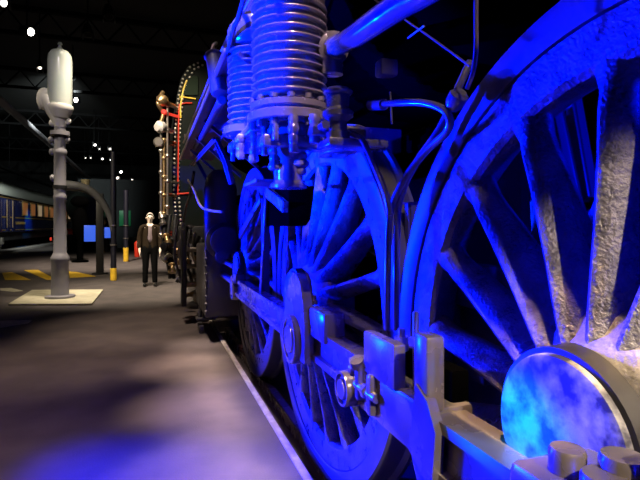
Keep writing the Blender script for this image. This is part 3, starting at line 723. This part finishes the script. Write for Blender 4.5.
spot_fix(40,68,6.6,(.2,-.5,-1),'tiny dim ceiling spotlight left of the glass cylinder','lensdim',r=.07)
for i,(px,py,r_,lm) in enumerate(((95,145,.16,'lens'),(85.6,158,.10,'lensdim'),(90.8,158,.10,'lensdim'),(102.5,159,.16,'lens'),(111,160,.16,'lens'),(110,149,.17,'lensdim'),(121,172,.30,'lens'),(117.5,178,.28,'lensdim'),(129,188,.34,'lens'),(132,180,.20,'lensdim'),(99.5,149,.10,'lensdim'))):
    spot_fix(px,py,5.2 if py > 175 else 6.4,(.5,-.75,-.6),['top white spotlight of the far ceiling cluster','left one of two small twin spotlights in the far cluster','right one of two small twin spotlights in the far cluster','left bright spotlight of the big pair in the far cluster','right bright spotlight of the big pair in the far cluster','warm small spotlight above the big bright pair','bright spotlight over the tall dark post','spotlight just below and left of the one over the tall post','lowest brightest spotlight of the far cluster, left of the green locomotive','faint spotlight right above the lowest far spotlight','faint spotlight beside the top one of the far cluster'][i],lm,r_*.5)
for (px,py,lb) in ((88,35,'unlit grey spotlight hanging at top, right of the glass cylinder'),(109,17,'unlit dark spotlight near the top edge of the view')):
    spot_fix(px,py,6.8,(.1,-.3,-1),lb,'beam',r=.12)

# ------------------------------------------------------------ lamps
def slight(kind, loc, tgt, col, power, size=.2, ang=60, blend=.5, name='lamp', spread=None):
    l = bpy.data.lights.new(name, kind); l.color = col; l.energy = power
    if kind == 'SPOT': l.spot_size = math.radians(ang); l.spot_blend = blend; l.shadow_soft_size = size
    elif kind == 'AREA': l.size = size
    else: l.shadow_soft_size = size
    o = bpy.data.objects.new(name, l); C.objects.link(o); o.location = loc
    o.rotation_euler = (Vector(tgt)-Vector(loc)).to_track_quat('-Z','Y').to_euler()
    return o
BL = (0.0, .0035, 1.0)
slight('SPOT', (-1.9,5.4,.8), (.9,1.5,1.30), BL, 10000, .08, 50, .5, 'blue_wash')
slight('SPOT', (-2.4,8.6,1.8), (.9,3.6,1.4), BL, 9000, .03, 34, .6, 'blue_wash')
slight('SPOT', (-2.5,2.6,1.7), (.58,2.70,2.12), (0,.012,1), 8000, .015, 30, .5, 'blue_wash')
slight('SPOT', (1.36,-.5,1.9), (1.24,.9,1.72), BL, 260, .04, 26, .4, 'blue_wash')  # unseen spot added behind the near wheel to light the inner bars
slight('SPOT', (-2.0,3.6,1.5), (.80,.90,.95), (0,.45,1), 3000, .03, 3.8, 1, 'cyan_pin')
slight('SPOT', (-1.5,4.4,1.3), (.85,1.45,1.15), (0,.006,1), 1200, .015, 22, .5, 'blue_wash')
WH = (1.0,.70,.44)
slight('SPOT', (.62,-2.1,3.6), (1.0,.95,.72), (1,.78,.55), 800, .02, 18, .45, 'white_accent')
slight('SPOT', (.55,-2.0,3.9), (.92,.58,1.10), (1,.82,.6), 1500, .02, 7, .6, 'white_accent')
slight('SPOT', (.84,.6,6.2), (.80,.95,.88), (1,.62,.28), 2600, .03, 8, .4, 'white_accent')
slight('SPOT', (.45,-1.0,5.6), (.79,2.1,.9), WH, 330, .03, 11, .3, 'white_accent')
slight('SPOT', (.3,1.4,6.4), (.80,3.5,.9), WH, 300, .04, 11, .5, 'white_accent')
slight('SPOT', (-.2,6.8,6.6), (.95,3.2,1.2), WH, 600, .04, 10, .5, 'white_accent')
slight('SPOT', (.2,-.8,5.6), (.66,2.30,2.15), (1,.62,.6), 1300, .02, 10.5, .5, 'white_accent')
for yk in (1.4, 2.5, 3.6, 4.8):
    slight('SPOT', (-.05,yk,6.6), (.36,yk+.3,0), (1,.70,.55), 3000, .12, 12, 1, 'white_accent')
for yk in (2.4, 3.0, 3.6, 4.2, 4.9, 5.6):
    slight('SPOT', (-.7,yk,6.5), (.56,yk+.3,0), (1,.76,.64), 5200, .25, 7.5, 1, 'white_accent')
slight('SPOT', (-.3,3.2,6.4), (.42,4.4,2.4), WH, 500, .02, 9, .5, 'white_accent')
slight('SPOT', (-.3,2.0,6.8), (-.75,2.6,0), (1,.70,.60), 500, .15, 24, 1, 'white_accent')
slight('SPOT', (-.3,5.0,6.8), (-.75,5.8,0), (1,.72,.58), 1300, .15, 26, 1, 'white_accent')
slight('SPOT', (-1.5,1.0,6.5), (-2.0,3.6,0), (1,.68,.72), 700, .2, 36, 1, 'white_accent')
slight('SPOT', (-.8,7.0,6.8), (.0,7.4,0), (1,.76,.58), 1500, .15, 30, 1, 'white_accent')
slight('SPOT', (-1.0,9.5,6.5), (-.2,11.4,0), (1,.85,.66), 3200, .15, 50, .9, 'white_accent')
slight('SPOT', (-1.6,5.0,6.4), (.9,9.3,2.4), (1,.84,.66), 2800, .1, 34, .7, 'white_accent')
slight('SPOT', (-2.0,5.5,6.8), (cb.x,cb.y,3.0), (1,.90,.86), 340, .1, 36, .7, 'white_accent')
slight('SPOT', (-5.5,10,7), (-3,14,0), (1,.85,.6), 2600, .2, 80, .9, 'white_accent')
slight('SPOT', (-3.5,24,8), (-7.9,38,3.4), (.85,.95,.9), 7000, .2, 70, .9, 'hall_light')
slight('SPOT', (-2,17,6.5), (-.8,20,0), (1,.85,.7), 4200, .2, 80, .9, 'hall_light')
slight('SPOT', (-5.6,36,3), (-7.9,37.5,1.6), (.02,.3,1), 900, .1, 40, .9, 'blue_wash')
slight('SPOT', (-3.0,1.0,5.5), (-1.4,2.2,0), (.85,.4,1.0), 230, .3, 60, 1, 'violet_wash')

w = bpy.data.worlds.new('world'); S.world = w; w.use_nodes = True
w.node_tree.nodes['Background'].inputs[0].default_value = (.25,.22,.35,1); w.node_tree.nodes['Background'].inputs[1].default_value = 0.01
